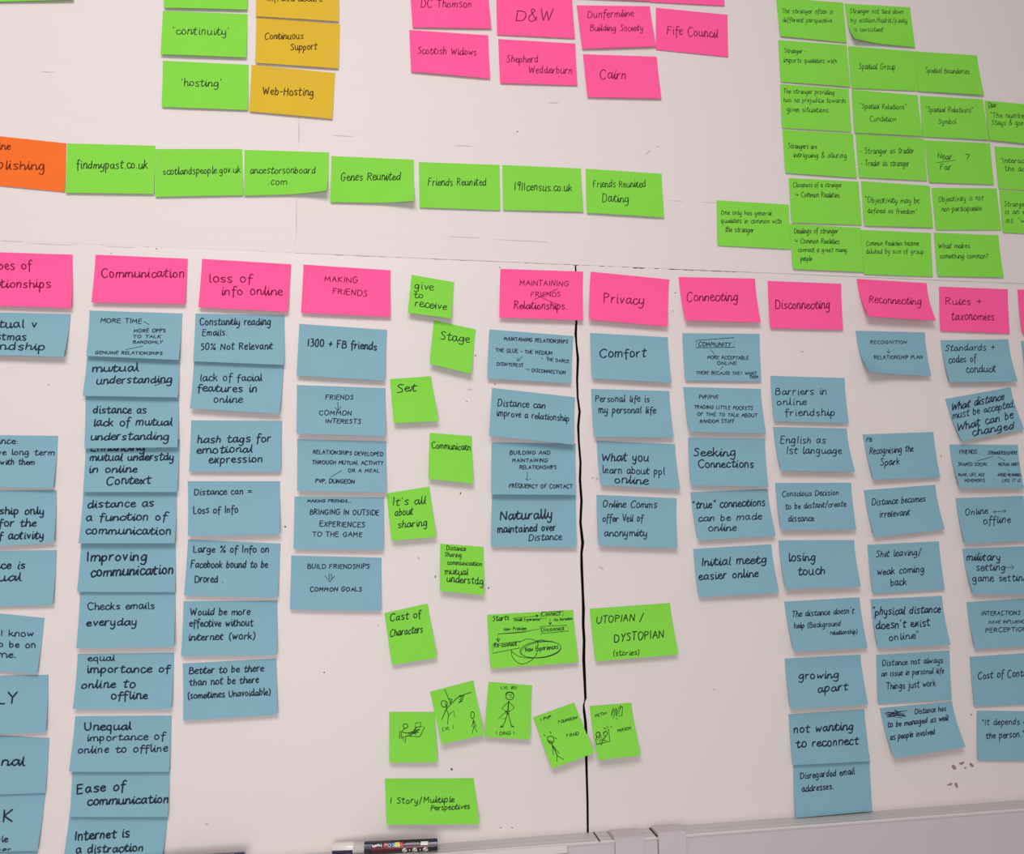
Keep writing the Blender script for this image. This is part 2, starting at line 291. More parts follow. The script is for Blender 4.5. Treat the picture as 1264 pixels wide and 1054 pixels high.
('g',(481.3,468,532,464.3,541.2,519.7,486.2,522.2),'R:Set','green half-width notes in the middle',[("Set",489,515,485,7.5,-3)]),
('g',(530.6,534.3,582.4,538.3,584.3,597,528.7,590.9),'R:Communication, small and nearly square','green half-width notes in the middle',[("Communicatn",533,581,553,5.5,3)]),
('g',(477,609,530.2,600.4,538.4,662.8,483.2,667.2),'R:It\'s all about sharing','green half-width notes in the middle',[("It's all",484,526,624,6.5,-2),("about",487,510,637,6,-2),("sharing",491,528,652,6,-3)]),
('g',(543.5,671,597,675,597.7,734.4,543,729.2),'R:Distance, sharing, communication, mutual understanding','green half-width notes in the middle',[("Distance",551,575,679,4,1),("Sharing",549,570,687,4,1),("communication",552,595,697,4,2),("mutual",549,578,709,5.5,1),("understdg",551,597,718,6,4)]),
('g',(474.6,756.8,527.8,745,539.4,811.8,483.7,820.4),'R:Cast of characters','green half-width notes in the middle',[("Cast of",481,520,767,6.5,-5),("Characters",481,522,786,6,-5)]),
('g',(601.3,758.8,707.6,752.7,713.8,817.3,605.5,825.3),'green sticky note with a hand-drawn flow chart of boxes, arrows and circles','green story notes at the bottom',[("Starts",608,628,767,4.5,-2),("Small Experience",634,666,767,2.5,-1),("Connect",668,692,761,4,-2),("No boredom",684,707,767,2.5,-2),("New Problem",622,650,779,3,-1),("Disconnect",668,697,780,3.5,-2),("Re-connect",610,638,800,4,-3),("New Experiences",648,689,805,4,-4)]),
('g',(727.8,751.5,827,744.2,837.4,807.7,735.6,816),'R:UTOPIAN / DYSTOPIAN','green story notes at the bottom',[("UTOPIAN /",736,794,770,7,-4),("DYSTOPIAN",758,820,793,7.5,-6),("(stories)",756,789,810,4.5,-2)]),
('g',(480.4,878.8,536.6,878.8,540,940.6,480.4,941),'green sticky note with a doodle of a figure sitting at a screen','green doodle notes',[]),
('g',(530.9,853.7,584.4,839.7,597.7,907,545.2,918.4),'green sticky note with a doodle of a climbing figure above a second figure','green doodle notes',[("LVL 1",546,560,903,3,-3)]),
('g',(603,841.5,657,846,654.3,912.7,598.3,909.5),'green sticky note with a doodle of one standing figure, hands on hips','green doodle notes',[("LVL 80!",618,638,850.5,2.8,0),("! DING !",612,635,907,3.2,0)]),
('g',(658,885.4,708.7,867.2,734,929,681.4,948.7),'green tilted sticky note crossing the black gap, small figure doodle at left','green doodle notes',[("! PVP",667,680,891,3,-4),("? DUNGEON",689,713,894,2.8,-6),("? RAID",699,715,911,3,-3)]),
('g',(727.7,871.4,779.3,867.2,791.2,932,738.4,938),'green sticky note with two scribbled figures, right of the black gap','green doodle notes',[("VICTIM",734,749,886,2.6,-4),("PERSON",763,780,905,2.6,-4)]),
('g',(475,961,584.8,960.5,591.7,1017,477.3,1017.6),'R:1 Story / Multiple Perspectives','green story notes at the bottom',[("1 Story/Multiple",481,561,993,5,-2),("Perspectives",531,580,1001,4.5,-2)]),
# column 0
('b',(-32,385,87.3,387.7,78.4,440.6,-38,437.5),'blue sticky note whose last line ends in "friendship", at left edge under the pink header','blue notes in the leftmost column',[("Virtual v",-26,44,404,6.5,0),("Christmas",-32,31,419,6.5,1),("friendship",-33,55,431,6.5,1)]),
('b',(-45,536.5,71.8,538,65.5,603,-50,600),'blue sticky note ending in "long term with them", at the left edge','blue notes in the leftmost column',[("Distance:",-30,22,547,5,1),("I do have long term",-45,67,561,5,1),("contact with them",-38,42,573,5,1)]),
('b',(-48,606,69.9,605,66.5,670,-50,677),'blue sticky note ending in "for the of activity", at the left edge','blue notes in the leftmost column',[("friendship only",-40,54,635,6.5,0),("lasts for the",-42,44,650,6.5,0),("type of activity",-40,54,666,6.5,-1)]),
('b',(-48,681,69.9,679,65.1,746.6,-52,749),'blue sticky note with line endings "e is" and "ual", at the left edge','blue notes in the leftmost column',[("Distance is",-44,30,702,6.5,0),("mutual",-42,25,718,7,-1)]),
('b',(-62,751,55,762.7,45.6,832,-70,823),'blue sticky note ending in "I know", at the left edge','blue notes in the leftmost column',[("I think I know",-50,41,785,5.5,1),("I need to be on",-54,44,797,5.5,3),("time.",-15,20,812,5.5,0)]),
('b',(-58,835,59.8,832.8,56.6,904,-60,908),'blue sticky note ending in a large capital "Y", at the left edge','blue notes in the leftmost column',[("FAMILY",-60,21,872,11,-4)]),
('b',(-58,905,60.8,911,56,978.7,-60,982),'blue sticky note ending in "onal", at the left edge','blue notes in the leftmost column',[("Personal",-55,30,946,8,-1)]),
('b',(-60,974,56.5,979,46,1050,-65,1052),'blue sticky note ending in a large "K", lower left corner','blue notes in the leftmost column',[("WORK",-50,15,1017,11,-3),("people",-25,10,1039,5.5,0),("issues",-20,14,1053,5,-1)]),
('b',(-62,1036,47,1034,43,1098,-68,1102),'blue sticky note peeking out at the very bottom left corner','blue notes in the leftmost column',[]),
# column 1
('b',(110.7,383.3,225,387,220.6,444.4,106.3,439.3),'R:MORE TIME','blue notes under the communication header',[("MORE TIME",123,174,398,4.2,1),("MORE OPPS",164,204,410,3.3,0),("TO TALK",163,198,417,2.8,0),("RANDOMLY",163,200,424,2.8,0),("GENUINE RELATIONSHIPS",117,200,437,3,1)]),
('b',(108.5,427,222.5,431,219.3,490.6,102,488.7),'R:mutual understanding, near the column top','blue notes under the communication header',[("mutual",113,170,459,7,-1),("understanding",118,212,474,6.5,-2)]),
('b',(105.5,487,221,488,219,552,104,553.6),'R:distance as lack of mutual understanding','blue notes under the communication header',[("distance as",114,180,510,6.5,0),("lack of mutual",114,212,526,6.5,-1),("understanding",111,208,543,6.5,0)]),
('b',(106,541,222,542,218.4,607.3,102.5,607.3),'R:mutual understanding in online context','blue notes under the communication header',[("Enhancing",111,178,557,6.5,-1),("mutual understdy",110,214,569,6.5,-1),("in online",109,169,584,6.5,-1),("Context",130,186,598,7,-1)]),
('b',(103,603,218.6,604,215.5,670.5,96.8,670.5),'R:distance as a function of communication','blue notes under the communication header',[("distance as",107,189,627,6.5,-2),("a function of",105,205,643,6.5,-1),("communication",105,211,659,6.5,1)]),
('b',(100.3,666,216.7,666.5,216,730.8,95,730.4),'R:Improving communication','blue notes under the communication header',[("Improving",106,181,693,8,-1),("communication",111,214,712,8,-4)]),
('b',(98.9,727,216.6,727,214.5,798.6,94,800.5),'R:Checks emails everyday','blue notes under the communication header',[("Checks emails",107,190,753,6,-1),("everyday",106,168,773,6.5,-1)]),
('b',(95.9,807.3,215.1,805.3,211.3,875.1,89.8,875.1),'R:equal importance of online to offline','blue notes under the communication header',[("equal",108,141,816,5.5,0),("importance of",106,209,831,6.5,-1),("online to",99,166,850,6.5,-1),("offline",136,182,863,6.5,0)]),
('b',(93,884,212,883.2,208.5,952.5,84.9,952.5),'R:Unequal importance of online to offline','blue notes under the communication header',[("Unequal",103,161,902,7,-1),("importance of",106,203,915,6,-2),("online to offline",95,207,930,6,-2)]),
('b',(89.2,948,209.6,947,207,1008,86,1008),'R:Ease of communication','blue notes under the communication header',[("Ease of",94,154,980,7.5,-5),("communication",107,208,994,7,-3)]),
('b',(86,1003,208,1003,198,1071,76,1073),'R:Internet is a distraction','blue notes under the communication header',[("Internet is",91,159,1038,7.5,-4),("a distraction",93,176,1054,6.5,-3)]),
# column 2
('b',(241.3,387,351.3,389.2,350.4,450.5,238.4,446),'R:Constantly reading Emails','blue notes under the loss of info header',[("Constantly reading",246,334,401,6,0),("Emails.",249,280,414,5.5,0),("50% Not Relevant",247,336,432,6,-1)]),
('b',(239.5,444,351,447,344.6,510.8,234.4,504),'R:lack of facial features in online','blue notes under the loss of info header',[("lack of facial",246,323,470,6,0),("features in",243,317,483,6.5,1),("online",263,299,497,6,0)]),
('b',(236,518.8,348.4,519.5,346.2,582.4,233.2,582),'R:hash tags for emotional expression','blue notes under the loss of info header',[("hash tags for",243,334,547,6.5,-2),("emotional",242,311,560,6.5,-2),("expression",257,324,572,6.5,-2)]),
('b',(231.7,594,345.5,594,345,659.5,231.7,661.3),'R:Distance can = Loss of Info','blue notes under the loss of info header',[("Distance can =",239,310,611,5.5,-1),("Loss of Info",238,293,634,6,-1)]),
('b',(232,666,346.2,671,342.4,738,227,735),'blue sticky note starting with "Large %", written over three lines','blue notes under the loss of info header',[("Large % of Info on",238,332,682,6,0),("Facebook bound to be",235,330,701,6,0),("Drored .",240,275,719,6,0)]),
('b',(226.6,742,342.4,741.3,341.8,808.5,223.3,810),'R:Would be more effective without internet (work)','blue notes under the loss of info header',[("Would be more",234,308,760,6,-1),("effective without",233,312,774,6,-1),("internet (work)",232,315,791,6,-2)]),
('b',(225.5,818.9,341.1,812.9,342.4,882,226.1,889.3),'R:Better to be there than not be there','blue notes under the loss of info header',[("Better to be there",233,325,832,6,-3),("than not be there",233,319,847,6,-4),("(sometimes Unavoidable)",231,334,863,5.5,-5)]),
# column 3
('b',(369.4,399.7,477.8,407.3,474.7,469.9,365.9,463.5),'R:1300 + FB friends','blue notes under the making friends header',[("1300 + FB friends",379,465,427,6.5,5)]),
('b',(366.4,475.2,476,479,476,538.5,365.9,535.2),'R:FRIENDS, arrow, COMMON INTERESTS','blue notes under the making friends header',[("FRIENDS",401,436,493,4.5,0),("COMMON",393,434,512,4.5,1),("INTERESTS",401,445,522,4,1)]),
('b',(366.8,542,477,545,476.5,608,366.8,606),'R:RELATIONSHIPS DEVELOPED','blue notes under the making friends header',[("RELATIONSHIPS DEVELOPED",386,473,560,3.6,3),("THROUGH MUTUAL ACTIVITY",385,473,573,3.6,1),("OR A MEAL",429,468,583,3.3,0),("PVP, DUNGEON",389,437,596,4,1)]),
('b',(363.5,613,474.3,614,473,678.8,362.2,677.2),'R:BRINGING IN OUTSIDE EXPERIENCES TO THE GAME','blue notes under the making friends header',[("MAKING FRIENDS...",379,433,620,2.8,0),("BRINGING IN OUTSIDE",382,468,635,5,1),("EXPERIENCES",394,450,650,5,1),("TO THE GAME",385,447,662,4.5,1)]),
('b',(359.5,685.6,471,688.3,470.3,754,357.7,752.4),'R:BUILD FRIENDSHIPS, arrow, COMMON GOALS','blue notes under the making friends header',[("BUILD FRIENDSHIPS",379,456,702,4.5,0),("COMMON GOALS",382,446,730,4,0)]),
# column 4
('b',(604,406.6,707.9,414.8,704.8,473.2,601.5,467.3),'R:MAINTAINING RELATIONSHIPS','blue notes under the maintaining header',[("MAINTAINING RELATIONSHIPS",622,701,420,3.5,4),("THE GLUE - THE MEDIUM",612,682,434,3.5,4),("THE DANCE",674,703,445,3.2,3),("DISINTEREST",613,646,451,3.2,2),("DISCONNECTION",656,698,459,3.2,3)]),
('b',(607.4,478.8,709.9,490.4,707.9,548.8,604,537.8),'R:Distance can improve a relationship','blue notes under the maintaining header',[("Distance can",614,673,501,6,3),("improve a relationship",613,703,513,5.5,7)]),
('b',(606.9,546,710.7,547.5,710.7,610.8,606.5,610.2),'R:BUILDING AND MAINTAINING, FREQUENCY OF CONTACT','blue notes under the maintaining header',[("BUILDING AND",629,679,561,3.8,0),("MAINTAINING",632,676,570.5,3.5,0),("RELATIONSHIPS",641,687,579,3.5,0),("FREQUENCY OF CONTACT",628,707,602,3.8,1)]),
('b',(607.5,609,711,609.5,711.8,675.6,606,674),'R:Naturally maintained over Distance','blue notes under the maintaining header',[("Naturally",617,682,642,8,-2),("maintained over",614,686,658,6.5,-3),("Distance",652,693,668,5.5,-2)]),
# column 5
('b',(728.4,411,824.4,416.3,828.8,472.7,730.9,466.8),'R:Comfort','blue notes under the privacy header',[("Comfort",740,798,441,7.5,-1)]),
('b',(729.6,480,826.2,482.7,831.6,539.8,733.5,539.3),'R:Personal life is my personal life','blue notes under the privacy header',[("Personal life is",735,802,496,5.5,0),("my personal life",739,810,510,6,0)]),
('b',(736.4,544,833.3,548.5,839.5,604,741.8,598.9),'R:What you learn about ppl online','blue notes under the privacy header',[("What you",743,801,569,7,0),("learn about ppl",744,821,584,6,2),("online",758,800,596,6.5,2)]),
('b',(736.4,610.8,835.2,615,836.2,676.7,739,673),'R:Online Comms offer veil of anonymity','blue notes under the privacy header',[("Online Comms",744,811,626,6,1),("offer Veil of",744,794,644,6,0),("anonymity",746,799,662,6,0)]),
# column 6
('b',(842.2,411.3,937.7,412,939.6,470.9,846,469.5),'R:COMMUNITY in a drawn box','blue notes under the connecting header',[("COMMUNITY",862,902,427,4,1),("MORE ACCEPTABLE",873,924,443,3.2,1),("ONLINE",885,909,450.5,3.2,0),("THERE BECAUSE THEY WANT",859,934,462,3,1),("THEM",925,936,467,2.6,0)]),
('b',(843.4,477.7,939,480,945.7,535.3,851,533),'R:PVP/PVE','blue notes under the connecting header',[("PVP/PVE",863,887,492,3.5,0),("TRADING LITTLE POCKETS",857,930,504,3.3,2),("OF TIME TO TALK ABOUT",861,935,513,3.3,2),("RANDOM STUFF",864,907,522,3.3,0)]),
('b',(849.4,540.2,944.3,541.5,948.5,600.8,853.1,599.3),'R:Seeking Connections','blue notes under the connecting header',[("Seeking",856,909,563,7,0),("Connections",862,931,577,7,0)]),
('b',(851.9,607.6,947.5,603.5,957.5,661.3,861.9,666.5),'R:"true" connections can be made online','blue notes under the connecting header',[('"true" connections',855,945,628,6.5,-4),("can be made",862,941,644,6,-3),("online",874,909,656,6,-1)]),
('b',(855.7,677.6,952,671.7,961.7,731.2,863,737),'R:Initial meetg easier online','blue notes under the connecting header',[("Initial meetg",866,947,699,7,-4),("easier online",863,937,716,6.5,-4)]),
# column 7
('b',(951,463.9,1042.5,466.7,1047.8,522.3,955.7,519.9),'R:Barriers in online friendship','blue notes under the disconnecting header',[("Barriers in",957,1021,487,6,0),("online",959,996,500,6,0),("friendship",969,1031,513,6,0)]),
('b',(954.1,526.9,1045.1,528.8,1055.6,582.2,964.6,581),'R:English as 1st language','blue notes under the disconnecting header',[("English as",964,1020,547,6,0),("1st language",971,1040,560,6,0)]),
('b',(956.9,596.2,1050.8,595.8,1057,653.6,964.6,654.2),'R:Conscious Decision to be distant','blue notes under the disconnecting header',[("Conscious Decision",966,1036,613,4.8,-2),("to be distant/create",970,1045,629,4.8,-4),("distance",973,1005,644,5,-1)]),
('b',(961,667,1054.3,666.7,1062.9,724,970.4,727),'R:losing touch','blue notes under the disconnecting header',[("losing",974,1008,693,7,-1),("touch",985,1019,710,7,-1)]),
('b',(967.9,742.6,1060.9,737.3,1071,799.8,980.3,804),'R:The distance doesn\'t help','blue notes under the disconnecting header',[("The distance doesn't",978,1055,762,5,-5),("help (Background",981,1038,776,4.5,-3),("relationship)",1025,1059,784,3.8,-2)]),
('b',(968.7,813,1062,808,1071.6,869.4,976,875.5),'R:growing apart','blue notes under the disconnecting header',[("growing",986,1036,839,6.5,-2),("apart",1009,1047,855,6.5,-3)]),
('b',(973.4,881.8,1067,875.5,1073.8,939.3,978.9,944.3),'R:not wanting to reconnect','blue notes under the disconnecting header',[("not wanting",980,1054,905,7,-4),("to reconnect",983,1060,923,7,-4)]),
('b',(979,936,1073.5,931,1076.7,1001,981.8,1009.6),'R:Disregarded email addresses','blue notes under the disconnecting header',[("Disregarded email",988,1055,962,5.5,-6),("addresses.",990,1029,978,5.5,-4)]),
# column 8
('b',(1056,408.2,1141.6,410.3,1149.6,464.2,1069.9,460.4),'R:RECOGNITION, arrow, PLAN','blue notes under the reconnecting header',[("RECOGNITION",1075,1120,424,3,0),("RELATIONSHIP PLAN",1080,1140,443,3.6,0)]),
('b',(1065,536.3,1152.1,533.2,1160.7,589.3,1078.6,592),'R:Recognising the Spark','blue notes under the reconnecting header',[("FB",1070,1077,545,3.5,0),("Recognising the",1074,1128,561,5.5,-4),("Spark",1087,1111,575,6,-2)]),
('b',(1066,605.2,1154.2,598.3,1166.3,653.6,1079.7,663),'R:Distance becomes irrelevant','blue notes under the reconnecting header',[("Distance becomes",1077,1143,624,5.5,-5),("irrelevant",1086,1124,639,5.5,-3)]),
('b',(1070.7,672.4,1159,668.2,1166.3,727.3,1077.6,732.5),'blue sticky note ending in "weak coming back"','blue notes under the reconnecting header',[("Shit leaving/",1081,1137,688,5.5,-3),("weak coming",1083,1141,710,6,-4),("back",1099,1119,723,6,-1)]),
('b',(1074.6,739.8,1162.7,735.6,1173.4,795.8,1084,800),'R:"physical distance doesn\'t exist online"','blue notes under the reconnecting header',[('"physical distance',1077,1162,760,6.5,-4),("doesn't exist",1082,1149,777,6.5,-4),('online"',1097,1135,791,6,-3)]),
('b',(1081.5,808.3,1172.1,803,1174.8,863.6,1084,868.8),'R:Distance not always an issue in personal life','blue notes under the reconnecting header',[("Distance not always",1089,1164,822,5,-4),("an issue in personal life",1088,1165,835,4.8,-4),("Things just work",1094,1155,851,5.5,-4)]),
('b',(1086,874,1175.2,865.7,1191.9,922,1104.3,935.6),'R:Distance has to be managed, after a scribbled out word','blue notes under the reconnecting header',[("Distance has",1130,1169,882,5,-4),("to be managed as well",1097,1172,899,5,-9),("as people involved",1100,1155,914,5,-7)]),
# column 9
('b',(1161,420,1244.5,418.8,1256.4,470.8,1172.7,471.8),'R:Standards + codes of conduct','blue notes under the rules header',[("Standards +",1167,1229,433,5.5,-1),("codes of",1172,1206,448,6,-2),("conduct",1193,1230,460,6,-1)]),
('b',(1166.6,492.5,1247.2,477.9,1264.3,529.7,1187.5,544.3),'R:What distance must be accepted, What can be changed','blue notes under the rules header',[("What distance",1175,1240,507,6.5,-14),("must be accepted,",1177,1254,517,6,-15),("What can be",1182,1252,532,6.5,-16),("changed",1200,1252,538,6.5,-9)]),
('b',(1171.9,548.7,1256.4,549,1264.3,603.2,1185,601.9),'blue sticky note headed "FRIENDS" with small branching capitals','blue notes under the rules header',[("FRIENDS...",1185,1211,560,3.8,0),("STRANGERS/LOVERS",1220,1256,561,3.2,0),("SHARED SOCIAL",1184,1220,575,3.2,0),("MUTUAL UNITY",1233,1260,575,3,0),("NAME, LIFE, AGE",1184,1216,588,3,0),("MOVEMENTS",1191,1216,595,3,0),("AVOID MEANINGS",1232,1262,588,3,0),("LIKE IT IS",1237,1260,595,2.8,0)]),
('b',(1179.7,615,1263.2,612,1272,667,1191.1,671),'R:Online to offline with a double arrow','blue notes under the rules header',[("Online",1192,1220,636,5.5,-2),("offline",1214,1248,647,6,-2)]),
('b',(1187.7,677.4,1272,674,1286,733,1201.5,733),'R:military setting, game setting','blue notes under the rules header',[("military",1194,1236,692,6.5,0),("setting",1206,1242,705,6,-1),("game setting",1201,1270,718,6,-1)]),
('b',(1193,743.2,1279,738,1290,796,1203.8,801),'R:INTERACTIONS, PERCEPTION','blue notes under the rules header',[("INTERACTIONS",1212,1260,760,4,-1),("HAVE INFLUENCED BY",1221,1283,770,2.8,-1),("PERCEPTION",1217,1268,781,4,-2)]),
('b',(1197.1,810.8,1285,805,1293,867,1203,872),'R:Cost of Contact','blue notes under the rules header',[("Cost of Contact",1207,1277,838,6,-4)]),
('b',(1205.5,877.2,1294,878,1298,939,1207,938.8),'R:"It depends on the person."','blue notes under the rules header',[('"It depends on',1212,1272,895,5,-1),('the person."',1217,1264,912,5.5,-2)]),
('b',(1260.5,421,1346,424,1352,478,1271,478),'blue sticky note sliver curling at the right edge beside "Standards"','blue notes at the right edge',[]),
]
# ------------------------------------------------------------------ handwriting: single-stroke letters (x-height 10)
G = {}
def gl_(ch, adv, s):
    st = []
    for part in s.split(';'):
        part = part.strip(); sharp = part.startswith('!'); part = part.lstrip('!')
        n = [float(t) for t in part.split()]; st.append((sharp, [(n[i], n[i + 1]) for i in range(0, len(n), 2)]))
    G[ch] = (adv, st)
for ch, adv, s in [
 ('a', 10, '8 8 5 10 2 8 1 4 3 0 6 2 8 7;8 10 8 3 10 0'), ('b', 9, '!1 18 1 0;1 6 4 10 7 8 7 3 4 0 1 2'), ('c', 8, '8 8 5 10 2 8 1 4 3 0 6 0 8 2'),
 ('d', 10, '8 8 5 10 2 8 1 4 3 0 6 2 8 6;!8 18 8 0'), ('e', 8, '1 5 6 6 7 8 4 10 1 7 1 3 4 0 8 2'), ('f', 7, '8 16 5 18 3 14 3 -5;!0 9 7 9'),
 ('g', 10, '8 8 5 10 2 8 1 4 3 1 6 2 8 7;8 10 8 -3 5 -7 1 -5'), ('h', 9, '!1 18 1 0;1 6 4 10 7 8 7 0'), ('i', 4, '2 10 2 1 4 0;!2 14 2.4 15.2'),
 ('j', 5, '3 10 3 -4 1 -7 -1 -6;!3 14 3.4 15'), ('k', 9, '!1 18 1 0;!7 10 1 4;!3 6 8 0'), ('l', 4, '2 18 2 2 4 0'),
 ('m', 14, '!1 10 1 0;1 6 4 10 6 8 6 0;6 6 9 10 12 8 12 0'), ('n', 9, '!1 10 1 0;1 6 4 10 7 8 7 0'), ('o', 9, '5 10 2 9 1 5 2 1 5 0 8 3 7 8 4 10'),
 ('p', 9, '!1 10 1 -8;1 7 4 10 7 8 7 3 4 0 1 2'), ('q', 9, '7 8 4 10 1 7 1 3 4 0 7 3;7 10 7 -8'), ('r', 7, '!1 10 1 0;1 5 3 9 6 10'),
 ('s', 8, '7 9 4 10 1 8 4 5 7 3 5 0 1 1'), ('t', 8, '4 16 3 3 4 0 7 1;!0 10 8 11'), ('u', 10, '1 10 1 3 3 0 6 1 8 4;8 10 8 2 10 0'),
 ('v', 8, '!1 10 4 0 7 10'), ('w', 12, '!1 10 3 0 6 8 8 0 11 10'), ('x', 8, '!1 10 7 0;!7 10 1 0'), ('y', 9, '1 10 1 4 4 1 7 4;7 10 7 -3 4 -7 1 -5'), ('z', 8, '!1 10 7 10 1 0 7 0'),
 ('A', 12, '!1 0 6 17 11 0;!3 6 9 7'), ('B', 11, '!1 17 1 0;1 17 7 16 7 10 1 9;1 9 9 8 9 1 1 0'), ('C', 12, '11 14 7 17 3 14 1 8 3 1 7 -1 11 2'), ('D', 12, '!1 17 1 0;1 17 8 15 11 8 8 1 1 0'),
 ('E', 10, '!9 17 1 17 1 0 9 0;!1 9 8 9'), ('F', 10, '!9 17 1 17 1 0;!1 9 7 9'), ('G', 13, '11 14 7 17 3 14 1 8 3 1 8 0 11 6;!7 7 12 7'), ('H', 11, '!1 17 1 0;!9 17 9 0;!1 9 9 9'),
 ('I', 4, '!2 17 2 0'), ('J', 9, '7 17 7 3 4 0 1 3'), ('K', 11, '!1 17 1 0;!9 17 1 8 10 0'), ('L', 9, '!1 17 1 0 8 0'), ('M', 14, '!1 0 2 17 6.5 5 11 17 12 0'), ('N', 12, '!1 0 1 17 10 0 10 17'),
 ('O', 13, '6 17 2 14 1 8 3 1 7 0 11 5 11 12 6 17'), ('P', 10, '!1 17 1 0;1 17 8 15 8 10 1 8'), ('Q', 13, '6 17 2 14 1 8 3 1 7 0 11 5 11 12 6 17;!7 5 12 -2'), ('R', 11, '!1 17 1 0;1 17 8 15 8 10 1 8;!4 8 10 0'),
 ('S', 10, '9 15 5 17 2 14 4 10 8 6 7 1 1 1'), ('T', 11, '!0 17 11 17;!5.5 17 5.5 0'), ('U', 12, '1 17 1 5 5 0 10 4 10 17'), ('V', 11, '!1 17 6 0 10 17'), ('W', 16, '!1 17 4 0 8 13 11 0 15 17'),
 ('X', 11, '!1 17 10 0;!10 17 1 0'), ('Y', 11, '!1 17 5.5 8 10 17;!5.5 8 4.5 0'), ('Z', 11, '!1 17 10 17 1 0 10 0'),
 ('0', 10, '5 17 2 14 1 8 2 2 5 0 8 3 8 13 5 17'), ('1', 5, '!2.5 17 2.5 0'), ('3', 9, '1 16 6 16 6 10 3 9 8 7 7 1 1 0'), ('5', 9, '!7 17 2 17 2 10;2 10 7 9 7 2 1 0'),
 ('8', 9, '5 17 2 14 7 6 5 0 1 3 7 13 5 17'), ('9', 9, '8 15 5 17 2 14 3 9 7 12;!8 17 7 0'), ('%', 13, '!11 17 2 0;3 16 1 13 4 12 4 16 3 16;10 5 8 2 11 0 12 4 10 5'),
 ('&', 13, '11 1 4 12 5 17 8 15 2 5 4 0 8 1 11 6'), ('/', 8, '!7 19 1 -3'), ('-', 8, '!1 7 7 7'), ('+', 10, '!1 7 9 7;!5 12 5 2'), ('=', 10, '!1 9 9 9;!1 5 9 5'), ('?', 9, '1 15 5 18 8 14 5 8 4 5;!4 1 4.4 0'),
 ('!', 4, '!2 17 2 5;!2 1 2.2 0'), ('.', 4, '!1.6 .8 2.4 0'), (',', 4, '!2 1 1 -3'), (':', 4, '!2 9 2.2 8;!2 2 2.2 1'), ("'", 4, '!2 18 1.4 14'), ('"', 6, '!1.6 18 1.2 14;!4 18 3.6 14'),
 ('(', 6, '5 18 2 12 2 4 5 -3'), (')', 6, '1 18 4 12 4 4 1 -3'), ('>', 13, '!1 12 1 6 11 6;!8 9 11 6 8 3'), (' ', 7, '')] if True else []:
    if s: gl_(ch, adv, s)
    else: G[ch] = (adv, [])

def smooth(p, n=3):
    if len(p) < 3: return p
    out = []
    for i in range(len(p) - 1):
        p0 = p[max(i - 1, 0)]; p1 = p[i]; p2 = p[i + 1]; p3 = p[min(i + 2, len(p) - 1)]
        for k in range(n):
            t = k / n
            out.append(tuple(.5 * (2 * p1[a] + (p2[a] - p0[a]) * t + (2 * p0[a] - 5 * p1[a] + 4 * p2[a] - p3[a]) * t * t + (3 * p1[a] - p0[a] - 3 * p2[a] + p3[a]) * t ** 3) for a in (0, 1)))
    out.append(p[-1]); return out

def dense(p, step):
    out = [p[0]]
    for a, b in zip(p, p[1:]):
        n = max(1, int(math.hypot(b[0] - a[0], b[1] - a[1]) / step + .5))
        out += [(a[0] + (b[0] - a[0]) * k / n, a[1] + (b[1] - a[1]) * k / n) for k in range(1, n + 1)]
    return out
EXIT = set('acdehiklmntu'); ENTER = set('abcdeghiklmnopqrtuwxy')
def line_strokes(text, x0, x1, yb, xh, dy, rr):
    """photo-pixel polylines of one written line"""
    adv = sum(G[c][0] + 1.6 for c in text) - 1.6
    caps = sum(c.isupper() for c in text) > .6 * sum(c.isalpha() for c in text)
    sx_ = (x1 - x0) / adv; sy_ = xh / 10 * (.8 if caps else .88); out = []; cur = 0.0; last = None
    slant = rr.uniform(.02, .12)
    for ci, c in enumerate(text):
        a, st = G[c]
        oy = rr.uniform(-.7, .7); kx = rr.uniform(.93, 1.06); ky = rr.uniform(.9, 1.1); rt = rr.uniform(-.06, .06)
        for sharp, pts in st:
            pts = [(x + rr.uniform(-.35, .35), y + rr.uniform(-.35, .35)) for x, y in pts]
            if not sharp: pts = smooth(pts)
            o = []
            for x, y in pts:
                if y > 11: y = 11 + (y - 11) * .78
                X = cur + x * kx + y * (slant + rt); Y = y * ky + oy
                px = x0 + X * sx_; t = (px - x0) / max(1, (x1 - x0))
                o.append((px, yb + dy * t - Y * sy_))
            out.append(dense(o, 1.6))
        if last and c in ENTER and rr.random() < .8:          # joined-up hand
            X2, Y2 = cur + 1, (5 if c in 'oacdgqe' else 8); o = []
            for X, Y in smooth([last, (last[0] + 1, 1.0), (X2 - .3, Y2 * .6), (X2, Y2)]):
                px = x0 + X * sx_; o.append((px, yb + dy * (px - x0) / max(1, x1 - x0) - Y * sy_))
            out.append(o)
        last = (cur + a - 1, 1.2) if c in EXIT else None
        cur += a + 1.6
    return out

def inv_bilin(c, px, py):
    TL, TR, BR, BL = [np.array(c[i:i + 2], float) for i in (0, 2, 4, 6)]
    P = np.array([px, py]); u = v = .5
    for _ in range(8):
        S = TL * (1 - u) * (1 - v) + TR * u * (1 - v) + BR * u * v + BL * (1 - u) * v
        du = (TR - TL) * (1 - v) + (BR - BL) * v; dv = (BL - TL) * (1 - u) + (BR - TR) * u
        r = P - S; det = du[0] * dv[1] - du[1] * dv[0]
        u += (r[0] * dv[1] - r[1] * dv[0]) / det; v += (du[0] * r[1] - du[1] * r[0]) / det
    return u, v

